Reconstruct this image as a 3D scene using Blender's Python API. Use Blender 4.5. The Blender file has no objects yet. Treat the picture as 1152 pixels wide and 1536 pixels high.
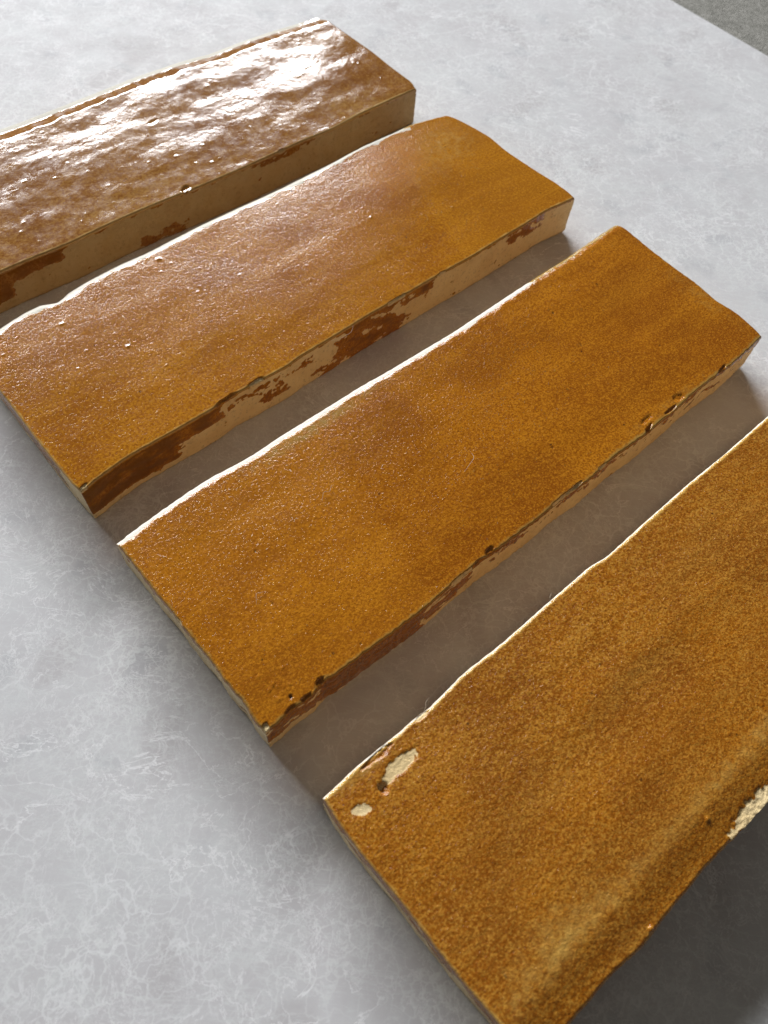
import bpy, math, random
import numpy as np
from mathutils import Matrix, Vector

S = bpy.context.scene
COL = S.collection
MM = 0.001

# ------------------------------------------------------------------ camera
PITCH, ROLL, HCAM = math.radians(58.932), math.radians(6.466), 139.83
fw = Vector((0, math.cos(PITCH), -math.sin(PITCH)))
rt = Vector((1, 0, 0))
up = rt.cross(fw)
r2 = rt * math.cos(ROLL) + up * math.sin(ROLL)
u2 = -rt * math.sin(ROLL) + up * math.cos(ROLL)
cam = bpy.data.cameras.new('camera')
cam.sensor_fit = 'VERTICAL'
cam.sensor_height = 36.0
cam.sensor_width = 27.0
cam.lens = 1117.23 / 1536 * 36
cam.clip_start = 0.005
cam.clip_end = 20
cam.dof.use_dof = True
cam.dof.focus_distance = 0.158
cam.dof.aperture_fstop = 26
co = bpy.data.objects.new('camera', cam)
COL.objects.link(co)
m3 = Matrix((r2, u2, -fw)).transposed()
co.matrix_world = Matrix.Translation((0, 0, HCAM * MM)) @ m3.to_4x4()
S.camera = co
S.render.resolution_x, S.render.resolution_y = 768, 1024

# ------------------------------------------------------------------ light: a window up and to the left, dim warm room
S.view_settings.view_transform = 'Standard'
S.view_settings.look = 'None'
S.view_settings.exposure = 0.0
S.view_settings.gamma = 1.0
W = bpy.data.worlds.new('World')
S.world = W
W.use_nodes = True
bg = W.node_tree.nodes['Background']
bg.inputs[0].default_value = (1.0, 0.93, 0.80, 1)
bg.inputs[1].default_value = 0.092

WAZ, WD = math.radians(-31), 3.2
wl = bpy.data.lights.new('window_light', 'AREA')
wl.shape = 'RECTANGLE'
wl.size, wl.size_y = 2.6, 0.64
wl.energy = 250.0
wl.color = (0.97, 0.985, 1.0)
wo = bpy.data.objects.new('window_light', wl)
COL.objects.link(wo)
wpos = Vector((math.sin(WAZ) * WD, math.cos(WAZ) * WD + 0.1, 1.34))
wo.location = wpos
wdir = Vector((-math.sin(WAZ), -math.cos(WAZ), -0.4))
wo.rotation_euler = wdir.to_track_quat('-Z', 'Y').to_euler()


# ------------------------------------------------------------------ numpy noise
def _hash(ix, iy, seed):
    h = (ix.astype(np.int64) * 374761393 + iy.astype(np.int64) * 668265263 + seed * 1274126177) & 0xffffffff
    h = ((h ^ (h >> 13)) * 1274126177) & 0xffffffff
    h = (h ^ (h >> 16)) & 0xffffffff
    return h / 4294967295.0


def pn(x, y, seed=0):
    """gradient noise, about -1..1"""
    x, y = np.broadcast_arrays(np.asarray(x, float), np.asarray(y, float))
    ix, iy = np.floor(x), np.floor(y)
    fx, fy = x - ix, y - iy
    sx, sy = fx * fx * fx * (fx * (fx * 6 - 15) + 10), fy * fy * fy * (fy * (fy * 6 - 15) + 10)

    def g(dx, dy):
        a = _hash(ix + dx, iy + dy, seed) * 2 * np.pi
        return np.cos(a) * (fx - dx) + np.sin(a) * (fy - dy)
    a = g(0, 0) * (1 - sx) + g(1, 0) * sx
    b = g(0, 1) * (1 - sx) + g(1, 1) * sx
    return (a * (1 - sy) + b * sy) * 1.5


def fbm(x, y, seed=0, octv=4, gain=0.5):
    t, a = 0, 1
    for k in range(octv):
        t = t + a * pn(x * 2 ** k, y * 2 ** k, seed + 17 * k)
        a *= gain
    return t


def sst(a, b, x):
    t = np.clip((x - a) / (b - a), 0, 1)
    return t * t * (3 - 2 * t)


# ------------------------------------------------------------------ materials
def newmat(name):
    m = bpy.data.materials.new(name)
    m.use_nodes = True
    nt = m.node_tree
    nt.nodes.clear()
    return m, nt


class NT:
    def __init__(s, nt, loc=(0, 0, 0), rot=0.0):
        s.nt = nt
        tc = s.n('ShaderNodeTexCoord')
        mp = s.n('ShaderNodeMapping')
        mp.inputs['Scale'].default_value = (1000, 1000, 1000)
        mp.inputs['Location'].default_value = loc
        mp.inputs['Rotation'].default_value = (0, 0, rot)
        s.l(tc.outputs['Object'], mp.inputs['Vector'])
        s.co = mp.outputs[0]

    def n(s, t):
        return s.nt.nodes.new(t)

    def l(s, a, b):
        s.nt.links.new(a, b)

    def setin(s, sock, v):
        if hasattr(v, 'is_linked') or isinstance(v, bpy.types.NodeSocket):
            s.l(v, sock)
        else:
            sock.default_value = v

    def noise(s, scale, detail=2, rough=0.5, dist=0.0, vec=None, color=False):
        n = s.n('ShaderNodeTexNoise')
        n.inputs['Scale'].default_value = scale
        n.inputs['Detail'].default_value = detail
        n.inputs['Roughness'].default_value = rough
        n.inputs['Distortion'].default_value = dist
        s.l(vec or s.co, n.inputs['Vector'])
        return n.outputs['Color' if color else 'Fac']

    def scaled(s, vec, sc, rot=0.0, loc=(0, 0, 0)):
        m = s.n('ShaderNodeMapping')
        m.inputs['Scale'].default_value = sc
        m.inputs['Rotation'].default_value = (0, 0, rot)
        m.inputs['Location'].default_value = loc
        s.l(vec, m.inputs['Vector'])
        return m.outputs[0]

    def warp(s, vec, scale, amt, detail=2):
        c = s.noise(scale, detail, vec=vec, color=True)
        sub = s.n('ShaderNodeVectorMath'); sub.operation = 'SUBTRACT'
        s.l(c, sub.inputs[0]); sub.inputs[1].default_value = (0.5, 0.5, 0.5)
        sc = s.n('ShaderNodeVectorMath'); sc.operation = 'SCALE'
        s.l(sub.outputs[0], sc.inputs[0]); sc.inputs['Scale'].default_value = amt
        ad = s.n('ShaderNodeVectorMath'); ad.operation = 'ADD'
        s.l(vec, ad.inputs[0]); s.l(sc.outputs[0], ad.inputs[1])
        return ad.outputs[0]

    def ramp(s, v, a, b, x=0.0, y=1.0, smooth=True):
        n = s.n('ShaderNodeMapRange')
        if smooth:
            n.interpolation_type = 'SMOOTHSTEP'
        s.l(v, n.inputs[0])
        n.inputs[1].default_value, n.inputs[2].default_value = a, b
        n.inputs[3].default_value, n.inputs[4].default_value = x, y
        return n.outputs[0]

    def math(s, op, a, b=None, c=None):
        n = s.n('ShaderNodeMath'); n.operation = op
        s.setin(n.inputs[0], a)
        if b is not None: s.setin(n.inputs[1], b)
        if c is not None: s.setin(n.inputs[2], c)
        return n.outputs[0]

    def mix(s, f, a, b, mode='MIX'):
        n = s.n('ShaderNodeMix'); n.data_type = 'RGBA'; n.blend_type = mode
        s.setin(n.inputs[0], f)
        for k, v in ((6, a), (7, b)):
            if isinstance(v, tuple):
                n.inputs[k].default_value = (*v, 1) if len(v) == 3 else v
            else:
                s.l(v, n.inputs[k])
        return n.outputs[2]

    def attr(s, name):
        n = s.n('ShaderNodeAttribute'); n.attribute_name = name
        return n.outputs['Fac']

    def bump(s, h, dist, strength=1.0, normal=None):
        n = s.n('ShaderNodeBump')
        n.inputs['Distance'].default_value = dist
        n.inputs['Strength'].default_value = strength
        s.l(h, n.inputs['Height'])
        if normal is not None: s.l(normal, n.inputs['Normal'])
        return n.outputs[0]


def voronoi(N, vec, scale, feature='DISTANCE_TO_EDGE', rand=1.0):
    v = N.n('ShaderNodeTexVoronoi')
    v.feature = feature
    v.inputs['Scale'].default_value = scale
    v.inputs['Randomness'].default_value = rand
    N.l(vec, v.inputs['Vector'])
    return v.outputs['Distance']


def tile_material(name, seed, base, deep, light, thinc, mott, mott_scale, fleck, rough, peel, sparkle, grain, clay_shade_mul=1.0):
    """amber glaze over cream clay; the mesh carries the masks: clay (1 bare), thin (-1 pooled, 1 thin or painted sheen)"""
    m, nt = newmat(name)
    N = NT(nt, loc=(seed * 37.1, seed * 19.7, seed * 5.3))
    out = N.n('ShaderNodeOutputMaterial')
    clay, thin = N.attr('clay'), N.attr('thin')
    # glaze colour
    cloud = N.noise(0.045, 4, 0.55, 0.4)
    c = N.mix(N.ramp(cloud, 0.38, 0.66), base, deep)
    cl2 = N.noise(0.11, 3, 0.5, vec=N.scaled(N.co, (0.45, 1.6, 1)))
    c = N.mix(N.math('MULTIPLY', N.ramp(cl2, 0.45, 0.75), 0.45), c, light)
    wv = N.warp(N.co, mott_scale * 0.6, 0.5 / mott_scale, 1)
    mo = N.noise(mott_scale, 5, 0.72, 0.6, vec=wv)
    zone = N.noise(0.06, 3, 0.5)
    mf = N.math('MULTIPLY', N.ramp(mo, 0.47, 0.60), N.ramp(zone, 0.3, 0.62, mott * 0.35, mott))
    c = N.mix(mf, c, light)
    md = N.math('MULTIPLY', N.ramp(mo, 0.50, 0.40), N.ramp(zone, 0.3, 0.62, mott * 0.3, mott * 0.8))
    c = N.mix(md, c, deep)
    stv = N.noise(0.30, 4, 0.6, 0.5, vec=N.scaled(N.co, (0.16, 1.0, 1)))
    c = N.mix(N.math('MULTIPLY', N.ramp(stv, 0.52, 0.70), 0.35), c, light)
    c = N.mix(N.math('MULTIPLY', N.ramp(stv, 0.48, 0.30), 0.35), c, deep)
    # fine fibre-like flecks
    fv = N.warp(N.co, 1.1, 0.9, 1)
    fn = N.noise(3.4, 2, 0.6, 1.8, vec=fv)
    fr = N.math('ABSOLUTE', N.math('SUBTRACT', fn, 0.5))
    ff = N.math('MULTIPLY', N.ramp(fr, 0.035, 0.008), N.ramp(N.noise(0.8, 2), 0.42, 0.6))
    c = N.mix(N.math('MULTIPLY', ff, fleck), c, light)
    gr = N.noise(grain, 4, 0.75)
    c = N.mix(N.ramp(gr, 0.51, 0.41, 0.0, 0.9), c, deep)
    c = N.mix(N.ramp(gr, 0.52, 0.62, 0.0, 0.75), c, light)
    # dark pin specks
    sp = voronoi(N, N.warp(N.co, 0.5, 1.0), 0.16, 'F1')
    c = N.mix(N.math('MULTIPLY', N.ramp(sp, 0.055, 0.03), 0.75), c, (0.06, 0.018, 0.004))
    sheen_tone = N.attr('sheen_tone')
    c = N.mix(N.ramp(sheen_tone, 0, 1, 0, 1, False), c, light)
    c = N.mix(N.ramp(sheen_tone, 0, -1, 0, 1, False), c, deep)
    tn = N.math('ADD', thin, N.math('MULTIPLY', N.math('SUBTRACT', N.noise(0.9, 3), 0.5), 0.5))
    c = N.mix(N.ramp(tn, 0.12, 1.0), c, thinc)
    c = N.mix(N.ramp(thin, -0.1, -0.9), c, (0.21, 0.078, 0.008))
    # clay colour
    k = N.noise(0.16, 4, 0.6)
    cc = N.mix(N.ramp(k, 0.35, 0.7), (0.92, 0.72, 0.40), (0.84, 0.62, 0.31))
    cc = N.mix(N.math('MULTIPLY', N.ramp(N.noise(0.9, 4, 0.65), 0.52, 0.72), 0.5), cc, (0.42, 0.28, 0.12))
    cc = N.mix(N.math('MULTIPLY', N.ramp(voronoi(N, N.co, 1.1, 'F1'), 0.16, 0.08), 0.5), cc, (0.20, 0.12, 0.05))
    cf = N.ramp(clay, 0.34, 0.66)
    cc = N.mix(1.0 - clay_shade_mul, cc, (0.16, 0.09, 0.035))  # below one, browns the clay to paint in the shade of a narrow gap
    white = N.attr('white')
    cc = N.mix(white, cc, (0.80, 0.76, 0.66))
    col = N.mix(cf, c, cc)
    # relief
    h1 = N.noise(peel[0], 3, 0.55, 0.3)
    b = N.bump(h1, peel[1] * MM * 0.001 * 1000)
    h2 = N.noise(1.7, 3, 0.6, 0.6)
    b = N.bump(h2, sparkle[0] * MM, 1.0, b)
    h3 = N.noise(5.0, 2, 0.6)
    b = N.bump(h3, sparkle[1] * MM, 1.0, b)
    bc = N.bump(N.noise(2.2, 5, 0.7), 0.2 * MM)
    gl = N.n('ShaderNodeBsdfPrincipled')
    N.l(col, gl.inputs['Base Color'])
    gl.inputs['IOR'].default_value = 1.5
    rr = N.ramp(N.noise(0.35, 3), 0.3, 0.7, rough[0], rough[1])
    N.l(N.mix(N.attr('gloss'), rr, (0.1, 0.1, 0.1)), gl.inputs['Roughness'])
    N.l(b, gl.inputs['Normal'])
    cb = N.n('ShaderNodeBsdfPrincipled')
    N.l(col, cb.inputs['Base Color'])
    cb.inputs['Roughness'].default_value = 0.8
    cb.inputs['Specular IOR Level'].default_value = 0.3
    N.l(bc, cb.inputs['Normal'])
    ms = N.n('ShaderNodeMixShader')
    N.l(cf, ms.inputs[0]); N.l(gl.outputs[0], ms.inputs[1]); N.l(cb.outputs[0], ms.inputs[2])
    N.l(ms.outputs[0], out.inputs[0])
    return m


def marble_material():
    m, nt = newmat('veined_pale_marble')
    N = NT(nt)
    out = N.n('ShaderNodeOutputMaterial')
    b1 = N.noise(0.018, 4, 0.55, 0.6)
    c = N.mix(N.ramp(b1, 0.35, 0.65), (0.615, 0.600, 0.618), (0.665, 0.66, 0.68))
    # cloudy milky areas
    b2 = N.noise(0.06, 6, 0.62, 1.0)
    c = N.mix(N.math('MULTIPLY', N.ramp(b2, 0.42, 0.66), 0.6), c, (0.70, 0.71, 0.725))
    # smooth rosy grey islands
    wv = N.warp(N.co, 0.05, 14, 3)
    isl = N.noise(0.05, 1, 0.4, 0.2, vec=N.scaled(wv, (1.2, 0.8, 1), 0.5, (31, 7, 0)))
    c = N.mix(N.math('MULTIPLY', N.ramp(isl, 0.60, 0.70), 0.42), c, (0.50, 0.475, 0.485))
    isl2 = N.noise(0.09, 1, 0.4, 0.2, vec=N.scaled(wv, (1, 1, 1), 0.2, (3, 57, 0)))
    c = N.mix(N.math('MULTIPLY', N.ramp(isl2, 0.60, 0.72), 0.35), c, (0.46, 0.47, 0.50))
    # vein nets
    def veins(scale, warp_s, warp_a, width, mask_s, lo, hi, off):
        v = N.warp(N.scaled(N.co, (1, 1, 1), 0.3 * off, (off * 11.3, off * 7.7, 0)), warp_s, warp_a, 4)
        d = voronoi(N, v, scale)
        k = N.ramp(d, width, 0.0)
        mk = N.noise(mask_s, 3, 0.5, vec=N.scaled(N.co, (1, 1, 1), 0, (off * 5, off * 13, 0)))
        return N.math('MULTIPLY', k, N.ramp(mk, lo, hi))
    v1 = veins(0.11, 0.16, 10, 0.03, 0.03, 0.42, 0.66, 1)
    v2 = veins(0.22, 0.35, 5.0, 0.06, 0.035, 0.40, 0.62, 2)
    v3 = veins(0.50, 0.8, 2.2, 0.12, 0.05, 0.42, 0.62, 3)
    c = N.mix(N.math('MULTIPLY', v3, 0.4), c, (0.80, 0.82, 0.82))
    c = N.mix(N.math('MULTIPLY', v2, 0.6), c, (0.84, 0.86, 0.86))
    c = N.mix(N.math('MULTIPLY', v1, 0.65), c, (0.87, 0.88, 0.90))
    for sc_, w_, rot_, an_, k_ in ((0.07, 0.010, 0.3, (0.8, 1.2, 1), 0.7), (0.15, 0.013, 1.7, (1, 1, 1), 0.55), (0.3, 0.016, 2.9, (1.2, .8, 1), 0.5)):
        rn = N.noise(sc_, 7, 0.62, 0.7, vec=N.scaled(N.co, an_, rot_, (rot_ * 40, 9, 0)))
        rk = N.ramp(N.math('ABSOLUTE', N.math('SUBTRACT', rn, 0.5)), w_, 0.0)
        rm = N.ramp(N.noise(0.04, 3, vec=N.scaled(N.co, (1, 1, 1), rot_)), 0.40, 0.6)
        c = N.mix(N.math('MULTIPLY', N.math('MULTIPLY', rk, rm), min(1, k_ * 1.4)), c, (0.89, 0.89, 0.91))
    # long wispy streaks
    st = N.noise(0.10, 6, 0.7, 1.5, vec=N.scaled(N.co, (0.5, 2.0, 1), 0.9))
    sr = N.math('ABSOLUTE', N.math('SUBTRACT', st, 0.5))
    c = N.mix(N.math('MULTIPLY', N.ramp(sr, 0.02, 0.0), 0.45), c, (0.76, 0.79, 0.79))
    # tiny dark specks
    sp = voronoi(N, N.co, 0.045, 'F1')
    c = N.mix(N.math('MULTIPLY', N.ramp(sp, 0.014, 0.008), 0.6), c, (0.2, 0.2, 0.2))
    p = N.n('ShaderNodeBsdfPrincipled')
    N.l(c, p.inputs['Base Color'])
    N.l(N.ramp(N.noise(0.1, 4), 0.3, 0.7, 0.50, 0.62), p.inputs['Roughness'])
    p.inputs['Specular IOR Level'].default_value = 0.04
    p.inputs['IOR'].default_value = 1.4
    N.l(N.bump(N.noise(0.5, 4, 0.6), 0.02 * MM), p.inputs['Normal'])
    N.l(p.outputs[0], out.inputs[0])
    return m


def concrete_material():
    m, nt = newmat('grey_rough_concrete')
    N = NT(nt)
    out = N.n('ShaderNodeOutputMaterial')
    c = N.mix(N.ramp(N.noise(0.25, 6, 0.7), 0.35, 0.65), (0.22, 0.215, 0.19), (0.33, 0.32, 0.29))
    c = N.mix(N.math('MULTIPLY', N.ramp(voronoi(N, N.co, 0.5, 'F1'), 0.28, 0.12), 0.5), c, (0.42, 0.41, 0.38))
    c = N.mix(N.math('MULTIPLY', N.ramp(voronoi(N, N.scaled(N.co, (1, 1, 1), 1), 0.33, 'F1'), 0.2, 0.1), 0.6), c, (0.12, 0.115, 0.10))
    p = N.n('ShaderNodeBsdfPrincipled')
    N.l(c, p.inputs['Base Color'])
    p.inputs['Roughness'].default_value = 0.85
    N.l(N.bump(N.noise(0.8, 6, 0.7), 0.8 * MM), p.inputs['Normal'])
    N.l(p.outputs[0], out.inputs[0])
    return m


def plain(name, col, rough=0.6):
    m, nt = newmat(name)
    N = NT(nt)
    out = N.n('ShaderNodeOutputMaterial')
    p = N.n('ShaderNodeBsdfPrincipled')
    N.l(N.mix(N.noise(1.5, 2), col, tuple(x * 0.8 for x in col)), p.inputs['Base Color'])
    p.inputs['Roughness'].default_value = rough
    N.l(p.outputs[0], out.inputs[0])
    return m


# ------------------------------------------------------------------ mesh helper
def mesh_obj(name, co, quads, mats, parent=None, attrs=None, smooth=True, tris=None):
    co = np.asarray(co, np.float64)
    used = np.zeros(len(co), bool)
    used[quads.ravel()] = True
    if tris is not None and len(tris): used[tris.ravel()] = True
    remap = np.cumsum(used) - 1
    q = remap[quads]
    nq = len(q)
    loops = q.ravel()
    starts = np.arange(nq) * 4
    if tris is not None and len(tris):
        t = remap[tris]
        starts = np.concatenate([starts, nq * 4 + np.arange(len(t)) * 3])
        loops = np.concatenate([loops, t.ravel()])
    me = bpy.data.meshes.new(name)
    me.vertices.add(int(used.sum()))
    me.vertices.foreach_set('co', (co[used] * MM).astype(np.float32).ravel())
    me.loops.add(len(loops))
    me.loops.foreach_set('vertex_index', loops.astype(np.int32))
    me.polygons.add(len(starts))
    me.polygons.foreach_set('loop_start', starts.astype(np.int32))
    me.update(calc_edges=True)
    if smooth:
        me.polygons.foreach_set('use_smooth', np.ones(len(starts), bool))
    for k, v in (attrs or {}).items():
        a = me.attributes.new(k, 'FLOAT', 'POINT')
        a.data.foreach_set('value', v[used].astype(np.float32))
    me.materials.append(mats)
    me.validate()
    o = bpy.data.objects.new(name, me)
    COL.objects.link(o)
    if parent: o.parent = parent
    return o


def tag(o, label, cat, group=None, kind=None):
    if label: o['label'] = label
    if cat: o['category'] = cat
    if group: o['group'] = group
    if kind: o['kind'] = kind


# ------------------------------------------------------------------ slab and ground
ang = math.radians(-46.6)
e1 = np.array([math.cos(ang), math.sin(ang)])
e2 = np.array([math.sin(ang), -math.cos(ang)])
P0 = np.array([89.6, 330.7])


def rounded_slab(name, a0, a1, b0, b1, z1, z0, r, mat):
    """bevelled plate; a runs along the far edge, b runs inward from it"""
    prof = [(0, z0)]
    for k in range(7):
        t = k / 6 * math.pi / 2
        prof.append((r - r * math.cos(t), z1 - r + r * math.sin(t)))
    rings = []
    for ins, z in prof:
        rings.append([(a0 + ins, b0 + ins, z), (a1 - ins, b0 + ins, z), (a1 - ins, b1 - ins, z), (a0 + ins, b1 - ins, z)])
    V = []
    for rg in rings:
        for a, b, z in rg:
            p = P0 + e1 * a + e2 * b
            V.append((p[0], p[1], z))
    Q = []
    for i in range(len(rings) - 1):
        for j in range(4):
            Q.append((i * 4 + j, (i + 1) * 4 + j, (i + 1) * 4 + (j + 1) % 4, i * 4 + (j + 1) % 4))
    n = (len(rings) - 1) * 4
    Q.append((n + 3, n + 2, n + 1, n)); Q.append((0, 1, 2, 3))
    o = mesh_obj(name, np.array(V), np.array(Q), mat, smooth=False)
    return o


slab = rounded_slab('marble_slab', -330, 420, 0, 560, 0, -12, 1.2, marble_material())
tag(slab, 'pale grey polished stone slab with fine white veins, lying under all the tiles', 'slab')

g = 1500
n = 40
xs = np.linspace(-g, g, n)
X, Y = np.meshgrid(xs, xs)
gv = np.stack([X, Y + 300, -12.6 + 0.5 * fbm(X / 60, Y / 60, 5)], -1).reshape(-1, 3)
idx = np.arange(n * n).reshape(n, n)
gq = np.stack([idx[:-1, :-1], idx[:-1, 1:], idx[1:, 1:], idx[1:, :-1]], -1).reshape(-1, 4)
gr = mesh_obj('ground', gv, gq, concrete_material())
gr['kind'] = 'structure'


# ------------------------------------------------------------------ the tiles
def axis(n0, fine, coarse, L, edge):
    """parameter positions in mm: fine steps near both ends"""
    a = np.arange(0, edge, fine)
    c = np.linspace(edge, L - edge, max(2, int((L - 2 * edge) / coarse)))
    return np.concatenate([a, c, L - a[::-1]])


def build_tile(name, spec):
    L, Wd, t = 150.0, spec['W'], spec['t']
    sd = spec['seed']
    st = spec['step']
    U = axis(0, 0.11, st, L, 1.54)
    V = axis(0, 0.11, st, Wd, 1.54)
    s, r = U / L, V / Wd

    def curve(pts, x, amp, seed):
        pts = sorted(pts)
        px_, py_ = [p[0] for p in pts], [p[1] for p in pts]
        y = sum(np.interp(x + o_, px_, py_) for o_ in np.linspace(-1.6, 1.6, 9)) / 9
        return y + amp * fbm(x / 1.6, x * 0 + seed, seed, 3)
    ea = spec.get('edge_amp', (0.07, 0.06, 0.06, 0.06))
    vf = curve(spec['front'], U, ea[0], sd + 1)
    vb = curve(spec['back'], U, ea[1], sd + 2) + spec.get('back_out', 0)
    ul = curve(spec['left'], V, ea[2], sd + 3)
    ur = curve(spec['right'], V, ea[3], sd + 4)
    # Coons patch
    Sg, Rg = np.meshgrid(s, r, indexing='ij')
    F = np.stack([U, vf], -1); B = np.stack([U, vb], -1)
    Lf = np.stack([ul, V], -1); Rt = np.stack([ur, V], -1)
    # shared corners
    c00 = np.array([ul[0], vf[0]]); c10 = np.array([ur[0], vf[-1]])
    c01 = np.array([ul[-1], vb[0]]); c11 = np.array([ur[-1], vb[-1]])
    # round corners a little
    F = F + (1 - sst(0, 4, U))[:, None] * (c00 - F[0]) + (1 - sst(0, 4, L - U))[:, None] * (c10 - F[-1])
    B = B + (1 - sst(0, 4, U))[:, None] * (c01 - B[0]) + (1 - sst(0, 4, L - U))[:, None] * (c11 - B[-1])
    Lf = Lf + (1 - sst(0, 4, V))[:, None] * (c00 - Lf[0]) + (1 - sst(0, 4, Wd - V))[:, None] * (c01 - Lf[-1])
    Rt = Rt + (1 - sst(0, 4, V))[:, None] * (c10 - Rt[0]) + (1 - sst(0, 4, Wd - V))[:, None] * (c11 - Rt[-1])
    S3, R3 = Sg[..., None], Rg[..., None]
    XY = ((1 - R3) * F[:, None] + R3 * B[:, None] + (1 - S3) * Lf[None] + S3 * Rt[None]
          - ((1 - S3) * (1 - R3) * c00 + S3 * (1 - R3) * c10 + (1 - S3) * R3 * c01 + S3 * R3 * c11))
    x, y = XY[..., 0], XY[..., 1]
    dF, dB = Rg * Wd, (1 - Rg) * Wd
    dL, dR = Sg * L, (1 - Sg) * L
    rb = spec['round']          # front, back, left, right edge radii
    def qdrop(d, rad):
        k = np.clip(1 - d / rad, 0, 1)
        return rad * (1 - np.sqrt(np.clip(1 - k * k, 0, 1)))
    vn = 1 + 0.28 * fbm(x / 3, y / 3, sd + 9, 3)
    # back edge: list of (distance from the edge, drop) knots, widths wobbling along the edge
    kb = spec['bevel']
    wob = 1 + spec.get('wob', 0.30) * fbm(x / 5, 0 * x, sd + 12, 3)
    if spec.get('bevel_fade'):
        wob = wob * (1 - 0.6 * sst(spec['bevel_fade'] - 20, spec['bevel_fade'] + 10, x))
    dd = dB / wob
    qb = 0
    for o_ in (-0.12, 0, 0.12):
        qb = qb + np.interp(np.maximum(dd + o_, 0), [k_[0] for k_ in kb], [k_[1] for k_ in kb]) / 3
    gloss = 1 - sst(kb[-1][0] - 0.2, kb[-1][0] + 0.2, dd)
    drop = np.maximum(qdrop(dF, rb[0]), np.maximum(qdrop(dL, rb[2]), qdrop(dR, rb[3])))
    drop = np.maximum(drop * np.clip(vn, 0.6, 1.5), qb)
    z = t - drop + spec.get('lean', 0.0) * (Rg - 0.5)
    inner = sst(0, 2.5, np.minimum(np.minimum(dF, dB), np.minimum(dL, dR)))
    z = z + spec['wave'][0] * fbm(x / 38 + 7, y / 22, sd + 20, 2) * sst(0, 13, np.minimum(np.minimum(dF, dB), np.minimum(dL, dR)))
    z = z + spec['wave'][1] * fbm(x / spec.get('wave_len', (19, 7.5))[0], y / spec.get('wave_len', (19, 7.5))[1], sd + 30, 2) * inner
    z = z + spec['wave'][2] * fbm(x / 1.7, y / 1.3, sd + 40, 2) * (0.3 + 0.7 * inner)
    # soft roll-offs: (edge, width, depth, start u, end u)
    for e, wdt, dep, u0, u1 in spec.get('roll', []):
        d = {'F': dF, 'B': dB, 'L': dL, 'R': dR}[e]
        a = x if e in 'FB' else y
        z = z - dep * (1 - sst(0, wdt, d)) * sst(u0 - 5, u0 + 5, a) * (1 - sst(u1 - 5, u1 + 5, a))
    for u0, v0, ru, rv, hgt in spec.get('swell', []):
        z = z + hgt * np.exp(-((x - u0) / ru) ** 2 - ((y - v0) / rv) ** 2)
    clay = np.zeros_like(x)
    thin = spec.get('thin0', 0.0) + 0.0 * x
    white = np.zeros_like(x)
    nz = fbm(x / 2.2, y / 2.2, sd + 50, 3)
    nf = fbm(x / 0.8, y / 0.8, sd + 60, 2)
    # thin glaze along rims
    rw = spec.get('rim', (0.5, 0.8, 0.4, 0.3))
    for d, wdt, k in ((dF, rw[0], 0.6), (dB, rw[1], 1.0), (dL, rw[2], 0.6), (dR, rw[3], 0.5)):
        thin = np.maximum(thin, k * (1 - sst(wdt * 0.5, wdt * 2.2, d + 0.25 * nz)))
    # back rim: pale bare clay that also carries the window glint as colour
    bw = spec['bare'] * (1 + spec.get('glint_rim_var', 0.5) * fbm(x / 7, y * 0, sd + 70, 4))
    bl = 1 - sst(bw - 0.1, bw + 0.1, dB + 0.1 * nf)
    bl = bl * (1 - sst(spec['glint_rim_end'] - 3, spec['glint_rim_end'] + 3, x + 4 * nz))
    clay = np.maximum(clay, bl); white = np.maximum(white, bl)
    sheen_tone = np.zeros_like(x)
    for ua, ub, sgn, k_ in spec.get('sheen_bands', []):  # straight-edged reflection on the glaze, painted in as lighter and darker colour
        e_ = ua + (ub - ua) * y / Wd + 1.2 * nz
        sheen_tone = sheen_tone + k_ * sst(-2, 2, sgn * (x - e_))
    # paler patches: thin glaze, and the nearest tile's front sheen put in as colour
    for u0, v0, ru, rv, k in spec.get('pale_patches', []):
        gq_ = np.exp(-((x - u0) / ru) ** 2 - ((y - v0) / rv) ** 2)
        thin = thin + k * gq_ * (1 + 0.4 * nz)
    # chips: u, v, half length, half width, angle, depth, 1 bare / 0 glazed over
    for u0, v0, a, b, an, dep, bare, *lev in spec.get('chips', []):
        an = math.radians(an)
        px = (x - u0) * math.cos(an) + (y - v0) * math.sin(an)
        py = -(x - u0) * math.sin(an) + (y - v0) * math.cos(an)
        near = (np.abs(px) < 2.5 * a) & (np.abs(py) < 3 * b + 1)
        q = np.sqrt((px / a) ** 2 + (py / b) ** 2) + 0.28 * nz + 0.16 * nf
        k = (1 - sst(0.8, 1.15, q)) * near
        z = z - dep * k * (1 + 0.35 * nf) if not lev else z * (1 - k) + k * (lev[0] + 0.12 * nf)
        if bare:
            clay = np.maximum(clay, (1 - sst(0.85, 1.0, q)) * near)
        else:
            thin = thin - 0.35 * k
    for u0, v0, rad, hgt in spec.get('beads', []):
        q = ((x - u0) ** 2 + (y - v0) ** 2) / rad ** 2
        z = z + hgt * np.sqrt(np.clip(1 - q, 0, 1))
    for u0, v0, rad, dep in spec.get('pits', []):
        q = np.sqrt((x - u0) ** 2 + (y - v0) ** 2) / rad
        z = z - dep * (1 - sst(0.5, 1.1, q))
        thin = thin - 2.0 * (1 - sst(0.6, 1.2, q))
    nu, nv = x.shape
    top = np.stack([x, y, z], -1).reshape(-1, 3)
    gi = np.arange(nu * nv).reshape(nu, nv)
    Qt = np.stack([gi[:-1, :-1], gi[1:, :-1], gi[1:, 1:], gi[:-1, 1:]], -1).reshape(-1, 4)
    # perimeter, counter-clockwise seen from above: front, right, back, left
    per = np.concatenate([gi[:, 0], gi[-1, 1:], gi[-2::-1, -1], gi[0, -2:0:-1]])
    face = np.concatenate([np.zeros(nu), np.ones(nv - 1), 2 * np.ones(nu - 1), 3 * np.ones(nv - 2)]).astype(int)
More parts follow.
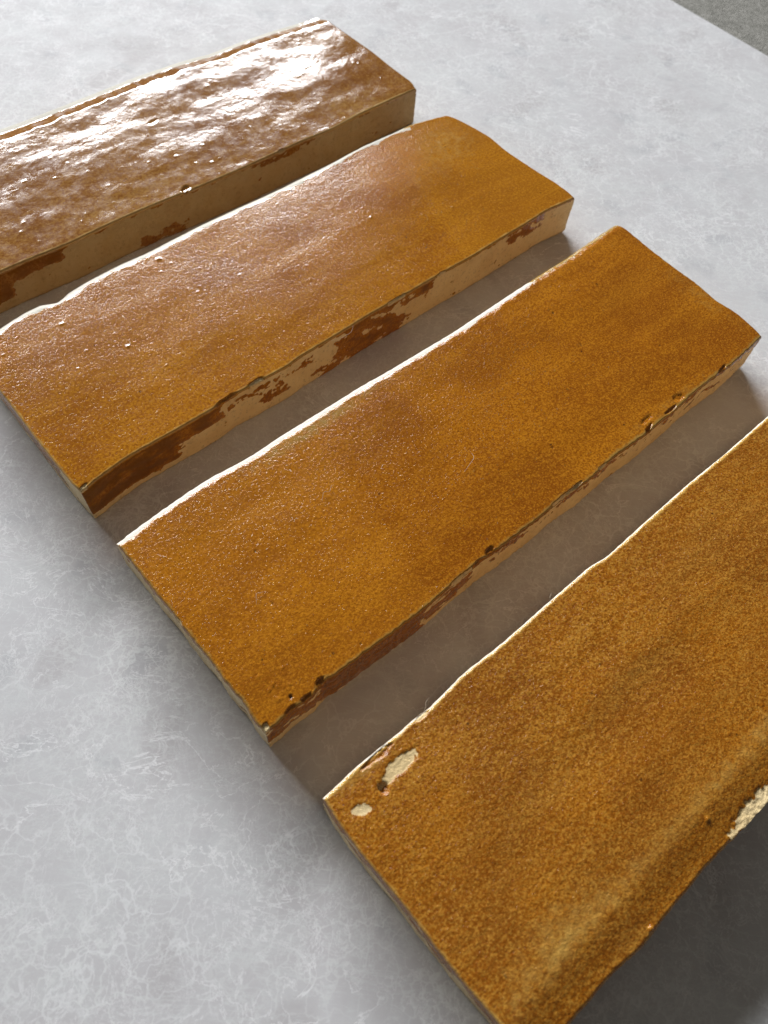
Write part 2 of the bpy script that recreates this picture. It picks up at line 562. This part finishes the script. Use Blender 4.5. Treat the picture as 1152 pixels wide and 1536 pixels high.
    pc = top[per]
    npn = len(per)
    nxt = np.roll(pc[:, :2], -3, 0) - np.roll(pc[:, :2], 3, 0)
    nr = np.stack([nxt[:, 1], -nxt[:, 0]], -1)
    nr /= np.linalg.norm(nr, axis=1)[:, None] + 1e-9
    sl = np.concatenate([[0], np.cumsum(np.linalg.norm(np.diff(pc[:, :2], axis=0), axis=1))])
    K = spec['rows']
    fr = np.linspace(0, 1, K + 1)[1:]
    rows, rclay, rthin, rwhite = [], [], [], []
    for k, f in enumerate(fr):
        zz = pc[:, 2] * (1 - f)
        off = 0.15 * fbm(sl / 5, zz / 3 + 11, sd + 80, 4) * sst(0, 0.12, f)
        off = off - 0.5 * sst(0.9, 1.0, f) ** 2 + spec.get('flare', 0.0) * f
        ucoord, vcoord = pc[:, 0], pc[:, 1]
        cov = np.zeros(npn) - 0.15
        for fc, u0, u1, z0, z1, kk in spec['runs']:
            along = ucoord if fc in (0, 2) else vcoord
            g_ = sst(u0 - 2.5, u0 + 1.5, along) * (1 - sst(u1 - 1.5, u1 + 2.5, along)) * sst(z0 - 0.7, z0 + 0.7, zz) * (1 - sst(z1 - 0.7, z1 + 0.7, zz))
            cov = np.maximum(cov, kk * g_ * (face == fc))
        cov = np.maximum(cov, (face == 2) * 0.5)
        cov = cov + 0.42 * fbm(sl / 5.5, zz / 2.6, sd + 90, 4)
        cov = cov + 0.9 * (1 - sst(0.0, spec.get('lip', 0.10), f)) * (face != 2)
        gm = sst(0.30, 0.52, cov + 0.16 * fbm(sl / 1.1, zz / 0.9, sd + 95, 3))
        off = off + 0.10 * gm
        cl = 1 - gm
        rclay.append(cl); rthin.append(-0.75 * sst(0.4, 1.1, cov) * (1 - (face == 0) * spec.get('side_thin', 0)))
        rwhite.append(0.25 * (face == 3))
        rows.append(np.stack([pc[:, 0] + nr[:, 0] * off, pc[:, 1] + nr[:, 1] * off, zz + 0 * off], -1))
    side = np.concatenate(rows)
    base = len(top)
    ids = [per] + [base + k * npn + np.arange(npn) for k in range(K)]
    Qs = []
    for k in range(K):
        a, b = ids[k], ids[k + 1]
        Qs.append(np.stack([b, np.roll(b, -1), np.roll(a, -1), a], -1))
    Qs = np.concatenate(Qs)
    cen = np.array([[75, Wd / 2, 0.0]])
    allv = np.concatenate([top, side, cen])
    ci = len(allv) - 1
    bt = ids[-1]
    tri = np.stack([np.roll(bt, -1), bt, np.full(npn, ci)], -1)
    A = dict(clay=np.concatenate([clay.ravel(), *rclay, [1]]), thin=np.concatenate([thin.ravel(), *rthin, [0]]),
             white=np.concatenate([white.ravel(), *rwhite, [0]]),
             sheen_tone=np.concatenate([sheen_tone.ravel(), np.zeros(K * npn + 1)]),
             gloss=np.concatenate([gloss.ravel(), np.zeros(K * npn + 1)]))
    Q = np.concatenate([Qt, Qs])
    fc_clay = A['clay'][Q].mean(1) > 0.5
    root = bpy.data.objects.new(name, None)
    COL.objects.link(root)
    root.empty_display_size = 0.02
    root.location = (spec['x'] * MM, spec['y'] * MM, 0)
    root.rotation_euler = (0, 0, math.radians(spec['th']))
    allv[:, 2] += 0.02
    mat = tile_material('amber_glaze_' + ['far', 'second', 'third', 'near'][spec['k']], *spec['mat'])
    mesh_obj('glaze', allv, Q[~fc_clay], mat, root, A)
    mesh_obj('clay_body', allv, Q[fc_clay], mat, root, A, tris=tri)
    tag(root, spec['label'], 'tile', 'amber glazed handmade tiles laid side by side')
    return root


rnd = random.Random(4)
T = []
# farthest tile, with the window glare on it
T.append(dict(k=0, W=52.8, t=11.76, x=-107.93, y=120.73, th=46.15, seed=100, step=0.36, rows=26,
    back=[(0, 52.5), (40.9, 53.1), (46.5, 53.0), (58.3, 53.4), (70.7, 53.9), (83.8, 54.6), (97, 54.3), (103.4, 53.8), (109.7, 52.8), (121.5, 53.2), (133, 52.9), (148.5, 51.6), (151.7, 51.4)],
    front=[(0, 0), (15.2, 0.5), (23.1, 0.4), (33, -0.1), (42.8, 0.4), (48.9, 0.5), (57.9, 0.4), (71, -0.3), (83.9, -0.5), (97.7, -0.2), (106.3, -0.1), (115.5, -0.6), (127.9, 0.6), (140.1, 0.8), (149.8, 0.8)],
    left=[(0, 0), (52, 0)], right=[(0.8, 149.8), (4, 151.1), (13.6, 151.2), (24.4, 151.8), (37.1, 151.5), (47.7, 151.3), (51.4, 150.9)],
    glint_rim_var=0.12, wob=0.1, lean=0.8, wave_len=(17, 9), back_out=0.5, bevel=[(0, 1.8), (0.2, 1.45), (2.7, 1.3), (3.1, 1.2), (7.2, 0.0)], round=(0.45, 0.8, 0.4, 0.5), wave=(0.16, 0.10, 0.012), bare=2.4, glint_rim_end=146,
    
    chips=[(67.5, 1.0, 1.5, 1.0, 20, 0.3, 0), (76, 31, 1.5, 0.6, 10, 0.12, 0), (98, -0.2, 1.2, 0.6, 0, 0.3, 1)],
    beads=[(rnd.uniform(20, 145), rnd.uniform(2, 50), rnd.uniform(0.25, 0.45), 0.12) for i in range(50)],
    runs=[(0, -10, 16, 3, 12, 1.0), (0, 16, 30, 7.5, 12, 0.9), (0, 52, 66, -1, 4, 0.5), (0, 88, 108, 9, 12, 0.4), (3, -5, 60, 4, 12, 0.8)],
    lip=0.06, pale_patches=[(60, 6, 40, 6, 0.25), (130, 6, 20, 12, 0.3)],
    mat=(1.3, (0.33, 0.140, 0.022), (0.22, 0.072, 0.008), (0.42, 0.21, 0.05), (0.62, 0.42, 0.16), 0.2, 1.2, 0.35, (0.10, 0.17), (0.45, 0.045), (0.012, 0.005), 1.5, 0.5),
    label='farthest amber tile at the top left, white window glare over its brown glaze'))
# second
T.append(dict(k=1, W=52.3, t=11.52, x=-60.13, y=73.54, th=47.2, seed=200, step=0.3, rows=30,
    back=[(0, 50.2), (8.8, 50.9), (14.9, 52), (20.6, 52.0), (21.3, 50.4), (23.7, 50.2), (25.5, 51.6), (32.5, 52.4), (41.3, 52.7), (48.4, 52.3), (54.2, 52.6), (64.7, 52.9), (75.5, 52.7), (88.2, 52.3), (98.4, 52.5), (106.8, 52.6), (120.1, 53.2), (132.1, 52.6), (137.7, 52.8), (144.1, 51.4), (150, 50)],
    front=[(0.9, 0.7), (6.5, 1.5), (12.2, 2), (23.2, 1.6), (32.6, 1.4), (35.9, 1.8), (39.7, 1.8), (43.5, 1.5), (52.8, 1), (55.4, 1.5), (67.2, 1.5), (77.4, 1.7), (89, 1.4), (100.8, 1.3), (112.4, 0.9), (121.6, 1.1), (132.9, 1.1), (141.3, 1.4), (151.2, 0)],
    left=[(0.7, 0.3), (1.5, -0.1), (8.7, -0.2), (18.1, -0.2), (29.7, 0.1), (50, 0.4)],
    right=[(-0.1, 151.2), (2.4, 151.9), (7.9, 152.1), (16.4, 151.6), (26.4, 151.5), (34.4, 152.5), (41.9, 151.7), (47.2, 150.7), (50, 149.4)],
    bevel=[(0, 0.9), (0.2, 0.42), (4.0, 0.0)], bevel_fade=118, sheen_bands=[(109, 126, 1, 0.34), (78, 96, 1, -0.15)], round=(0.4, 0.9, 0.4, 0.45), wave=(0.12, 0.035, 0.010), bare=3.4, glint_rim_end=136,
    chips=[(36, 1.5, 3.0, 0.9, 5, 0.4, 0), (44, 1.8, 2.2, 0.6, 0, 0.35, 1), (0.8, 0.8, 1.6, 0.7, 30, 0.25, 1), (101, 1.3, 1.6, 0.45, 0, 0.3, 1), (86, 1.6, 3.0, 0.4, 0, 0.25, 1)],
    beads=[(49.0, 48.0, 0.7, 0.22), (20, 43, 0.5, 0.2), (28, 28, 0.4, 0.2), (101, 28, 0.45, 0.25)] + [(rnd.uniform(4, 145), rnd.uniform(4, 50), rnd.uniform(0.18, 0.35), 0.12) for i in range(60)],
    runs=[(0, -2, 22, 2.4, 12, 1.0), (0, 20, 34, 6.5, 12, 0.9), (0, 44, 52, 3, 8, 0.45), (0, 36, 60, 7.5, 10, 0.45), (0, 67, 86, 0, 12, 0.62), (0, 74, 92, -1, 6, 0.5), (0, 86, 98, 8, 12, 0.6), (0, 60, 68, 0, 5, 0.5), (0, 126, 140, 7, 12, 0.5), (3, 10, 60, 3, 12, 0.7)],
    lip=0.05, pale_patches=[(140, 40, 14, 12, 0.35), (125, 30, 10, 8, 0.15)],
    mat=(2.7, (0.44, 0.160, 0.004), (0.29, 0.088, 0.003), (0.57, 0.24, 0.014), (0.62, 0.40, 0.12), 0.25, 1.3, 0.6, (0.13, 0.17), (0.45, 0.04), (0.052, 0.020), 1.7),
    label='second tile from the far end, amber top, brown glaze runs down its cream side'))
# third, whole in view
T.append(dict(k=2, W=48.0, t=11.4, x=-15.87, y=31.61, th=46.65, seed=300, step=0.27, rows=34,
    back=[(-0.3, 47.6), (4.8, 48.0), (8.4, 48.3), (16.2, 48.8), (22.6, 48.9), (27.2, 48.4), (32.4, 48.1), (39.5, 48.4), (52.1, 48.3), (62.8, 48.3), (69.1, 47.9), (82.5, 47.6), (89.5, 47.4), (97.1, 47.6), (109.1, 47.9), (124.4, 48.2), (131.8, 48.1), (138.5, 48.5), (145.1, 48.7), (149.9, 49), (152.5, 48.1)],
    front=[(0.2, -0.1), (2.4, -0.3), (5.7, 0.1), (9.3, -0.4), (10.9, -0.3), (12.5, 0.6), (13.9, 0.2), (17.4, -0.1), (21.6, -0.2), (29.1, -0.6), (36.5, -0.8), (44.6, -0.5), (51.5, -0.4), (55.8, -0.7), (61.8, -0.9), (68.4, -1.1), (75.5, -0.8), (81.1, -1.3), (84, -1.5), (89, -1.1), (92.5, -1), (98.4, -1.3), (101.2, -1.5), (109.5, -1.4), (114.6, -1.5), (119, -1.1), (125.8, -1.1), (135, -1.5), (142.8, -1.2), (148.4, -0.8)],
    left=[(-0.1, 0.1), (1.6, -0.4), (6.2, 0.2), (11.2, -0.1), (16.4, 0.1), (23.5, -0.1), (29.6, 0), (33.8, -0.2), (41.7, -0.2), (47.6, -0.3)],
    right=[(-0.8, 148.4), (0.4, 149.2), (4.1, 150.2), (8.6, 150.7), (13.7, 150.1), (20.4, 151.2), (29.1, 151.4), (36.3, 151.9), (44.9, 152.9), (46.3, 153.1), (48.1, 152.3)],
    sheen_bands=[(40, 47, -1, 0.14), (40, 47, 1, -0.10), (60, 68, 1, 0.10)], bevel=[(0, 1.0), (0.2, 0.7), (0.7, 0.35), (1.8, 0.0)], round=(0.35, 0.75, 0.35, 0.4), wave=(0.16, 0.02, 0.010), bare=1.3, glint_rim_end=118, edge_amp=(0.16, 0.09, 0.12, 0.08),
    swell=[(-2, 0, 6, 6, -0.3)],
    chips=[(54.5, -0.2, 1.4, 0.8, 10, 0.4, 0), (51, -0.5, 1.5, 0.5, 0, 0.4, 0), (105.5, 1.0, 1.7, 0.5, 5, 0.22, 0), (104, -1.0, 1.6, 0.6, 20, 0.5, 0),
           (116.5, 0.3, 1.5, 0.8, -10, 0.25, 0), (112, -0.8, 2.2, 0.4, 0, 0.3, 0), (132, -1.0, 1.6, 0.5, 10, 0.3, 0), (88, -1.0, 1.6, 0.3, 0, 0.3, 1), (77, -0.8, 5.0, 0.35, 0, 0.4, 1), (46.5, -0.5, 3.0, 0.4, 0, 0.4, 1),
           (12.4, 0.4, 1.0, 0.8, 60, 0.5, 0), (9.0, 0.1, 1.2, 0.5, 0, 0.4, 0), (5.5, 0.2, 1.2, 0.5, 0, 0.3, 0), (0.3, 0.2, 1.1, 0.7, 40, 0.35, 1),
           (-0.2, 15, 0.8, 0.3, 90, 0.3, 1), (-0.1, 26, 1.0, 0.3, 90, 0.3, 1), (0.2, 47.6, 2.2, 0.8, 15, 0.3, 1)],
    beads=[(5.5 + rnd.gauss(0, 1.4), 5.2 + rnd.gauss(0, 1.6), rnd.uniform(0.16, 0.30), 0.14) for i in range(16)] + [(rnd.uniform(6, 145), rnd.uniform(4, 46), rnd.uniform(0.1, 0.2), 0.06) for i in range(40)],
    pits=[(6.9, 1.9, 0.36, 0.5), (7.0, 10.5, 0.15, 0.2), (15, 18, 0.17, 0.2), (20, 12, 0.12, 0.15), (113.5, 36.5, 0.28, 0.25), (111, 25.4, 0.24, 0.25), (126, 13, 0.2, 0.25), (19, 29, 0.2, 0.3), (83, 9, 0.16, 0.3), (22.5, 1.5, 0.2, 0.3)],
    runs=[(0, 12.5, 36, 1.2, 12, 1.1), (0, -2, 12, 4, 12, 0.6), (0, 36, 50, 3, 10, 0.55), (0, 50, 98, 6.5, 12, 0.35), (0, 98, 152, 5, 12, 0.25), (3, 0, 50, 9, 12, 0.3)],
    lip=0.07, side_thin=0.35, pale_patches=[(42, 45, 18, 2.6, 0.45), (148, 18, 5, 18, 0.3), (110, 0.5, 30, 2, 0.3), (62, 45.5, 22, 1.6, 0.3)],
    mat=(4.1, (0.43, 0.143, 0.003), (0.27, 0.076, 0.002), (0.59, 0.23, 0.012), (0.40, 0.25, 0.06), 0.35, 1.5, 0.8, (0.14, 0.19), (0.4, 0.03), (0.088, 0.040), 2.3),
    label='third tile from the far end, wholly in view, even orange glaze, nicked front edge'))
# nearest
T.append(dict(k=3, W=48.0, t=12.0, x=29.54, y=-11.17, th=45.91, seed=400, step=0.25, rows=34,
    back=[(0.3, 47.5), (7.7, 47.9), (11.8, 47.8), (16.7, 47.6), (21, 47.8), (23, 47.4), (32.1, 48.2), (41.3, 47.8), (53.2, 48), (67.1, 48.1), (70.3, 47.4), (83.5, 47.7), (97.7, 47.9), (111.3, 47.7), (127.6, 47.9), (150, 47.8)],
    front=[(0, 0), (8.4, 0.3), (15.1, 0.3), (19.4, 0.2), (23.5, -0.5), (27.2, -0.3), (31.4, -0.1), (35, -0.2), (40.1, 0), (45, -0.2), (47.8, -0.4), (53.8, -0.5), (58.5, -0.7), (80, -0.6), (150, 0)],
    left=[(0, 0.3), (7.3, 0.5), (12, 0.1), (18.8, -0.1), (28, -0.1), (37.3, -0.5), (42.5, -0.4), (47, 0)], right=[(0, 150), (48, 150)],
    bevel=[(0, 0.4), (0.1, 0.2), (0.5, 0.0)], round=(0.7, 0.35, 0.3, 0.4), wave=(0.18, 0.05, 0.03), bare=0.22, glint_rim_end=200,
    roll=[('F', 7, 0.9, -10, 200)], swell=[(45, 16, 40, 5, 0.25), (60, 30, 30, 3, 0.15)],
    chips=[(12.8, 43.4, 4.4, 1.2, 4, 0.16, 1), (8.6, 42.4, 0.8, 0.9, 0, 0.7, 0), (3.6, 42.2, 1.9, 0.9, -35, 0.13, 1), (54.0, 0.2, 6.6, 1.7, 1, 0.7, 1, 11.1), (11, 47.0, 3.5, 0.6, 0, 0.3, 0), (21.5, 47.2, 1.5, 0.5, 0, 0.3, 1)],
    beads=[(46.5, 4.5, 0.4, 0.25), (27, 0.4, 0.5, 0.4), (61, 14, 0.25, 0.15)],
    runs=[(0, -5, 60, 0, 12, 1.0), (0, 60, 150, 3, 12, 0.8), (3, 0, 50, 6, 12, 0.5)],
    lip=0.12, rim=(0.2, 0.5, 0.3, 0.3), pale_patches=[(40, 7.0, 60, 2.4, 0.3), (15, 10, 12, 4, 0.4), (8, 46.5, 8, 1.2, 0.5), (30, 26, 22, 8, 0.18), (90, 7.0, 40, 2.4, 0.3), (55, 28, 18, 3, 0.15)],
    mat=(6.2, (0.46, 0.155, 0.004), (0.26, 0.075, 0.003), (0.56, 0.26, 0.035), (0.62, 0.36, 0.08), 0.9, 1.15, 0.5, (0.2, 0.28), (0.4, 0.06), (0.14, 0.05), 2.2),
    label='nearest tile at the bottom right, mottled brown glaze with bare cream chips near its corner'))
names = 'glazed_tile'
roots = [build_tile(names, s_) for s_ in T]


# ------------------------------------------------------------------ lint fibres
def fibre(pts, rad, mat, label, group=None):
    P = np.array(pts, float)
    n = 40
    tt = np.linspace(0, len(P) - 1, n)
    C_ = np.stack([np.interp(tt, np.arange(len(P)), P[:, i]) for i in range(3)], -1)
    for _ in range(12):
        C_[1:-1] = (C_[:-2] + C_[2:] + 2 * C_[1:-1]) / 4
    tan = np.gradient(C_, axis=0); tan /= np.linalg.norm(tan, axis=1)[:, None] + 1e-9
    a = np.cross(tan, [0, 0, 1.0]); a /= np.linalg.norm(a, axis=1)[:, None] + 1e-9
    b = np.cross(tan, a)
    rr = rad * (0.35 + 0.65 * np.sin(np.linspace(0.15, math.pi - 0.15, n)))
    V_ = np.concatenate([C_ + (a * math.cos(k * math.pi * 2 / 6) + b * math.sin(k * math.pi * 2 / 6)) * rr[:, None] for k in range(6)])
    Q_ = [(k * n + i, ((k + 1) % 6) * n + i, ((k + 1) % 6) * n + i + 1, k * n + i + 1) for k in range(6) for i in range(n - 1)]
    o = mesh_obj('lint_fibre', V_, np.array(Q_), mat)
    tag(o, label, 'lint', group)
    return o


def w(k, u, v, z):
    s_ = T[k]; a = math.radians(s_['th'])
    return (s_['x'] + u * math.cos(a) - v * math.sin(a), s_['y'] + u * math.sin(a) + v * math.cos(a), z)


lint = plain('pale_lint', (0.72, 0.60, 0.45))
zt = 11.75
fibre([w(2, 63.5, 16.5, zt), w(2, 65.5, 17.0, zt + 0.3), w(2, 67.5, 17.6, zt + 0.5), w(2, 68.0, 19.0, zt + 0.2)], 0.035, lint,
      'short pale curled hair lying near the middle of the third tile')
fibre([w(2, 36, 29.5, zt), w(2, 37.5, 31, zt + 0.3), w(2, 38.5, 30.2, zt + 0.2), w(2, 40, 31.4, zt)], 0.035, lint,
      'small pale thread on the left half of the third tile')
fibre([w(2, 12.5, 19.5, zt), w(2, 13.8, 21.4, zt + 0.3), w(2, 15.2, 20.8, zt)], 0.035, lint,
      'tiny white thread near the left corner of the third tile')
fibre([w(3, 21.5, 47.2, 11.9), w(3, 22.8, 47.9, 12.3), w(3, 23.4, 48.6, 12.3), w(3, 24.6, 48.8, 12.0)], 0.03, lint,
      'fine hair snagged on the back edge of the nearest tile, left of the two there')
fibre([w(3, 55.0, 47.5, 11.9), w(3, 55.0, 48.4, 12.3), w(3, 56.2, 49.0, 12.2)], 0.03, lint,
      'fine hair snagged on the back edge of the nearest tile, right of the two there')
fibre([w(3, 30.2, 0.2, 8.6), w(3, 29.8, -0.9, 8.2), w(3, 26.8, -1.1, 7.4), w(3, 24.2, -1.5, 7.2)], 0.035, lint,
      'thin hair curling off the front edge of the nearest tile')
fibre([w(1, 65, 1.0, 11.3), w(1, 67.5, -0.1, 11.6), w(1, 70.5, 0.1, 11.4), w(1, 72, 1.3, 11.6)], 0.035, lint,
      'thin pale hair over the front edge of the second tile')
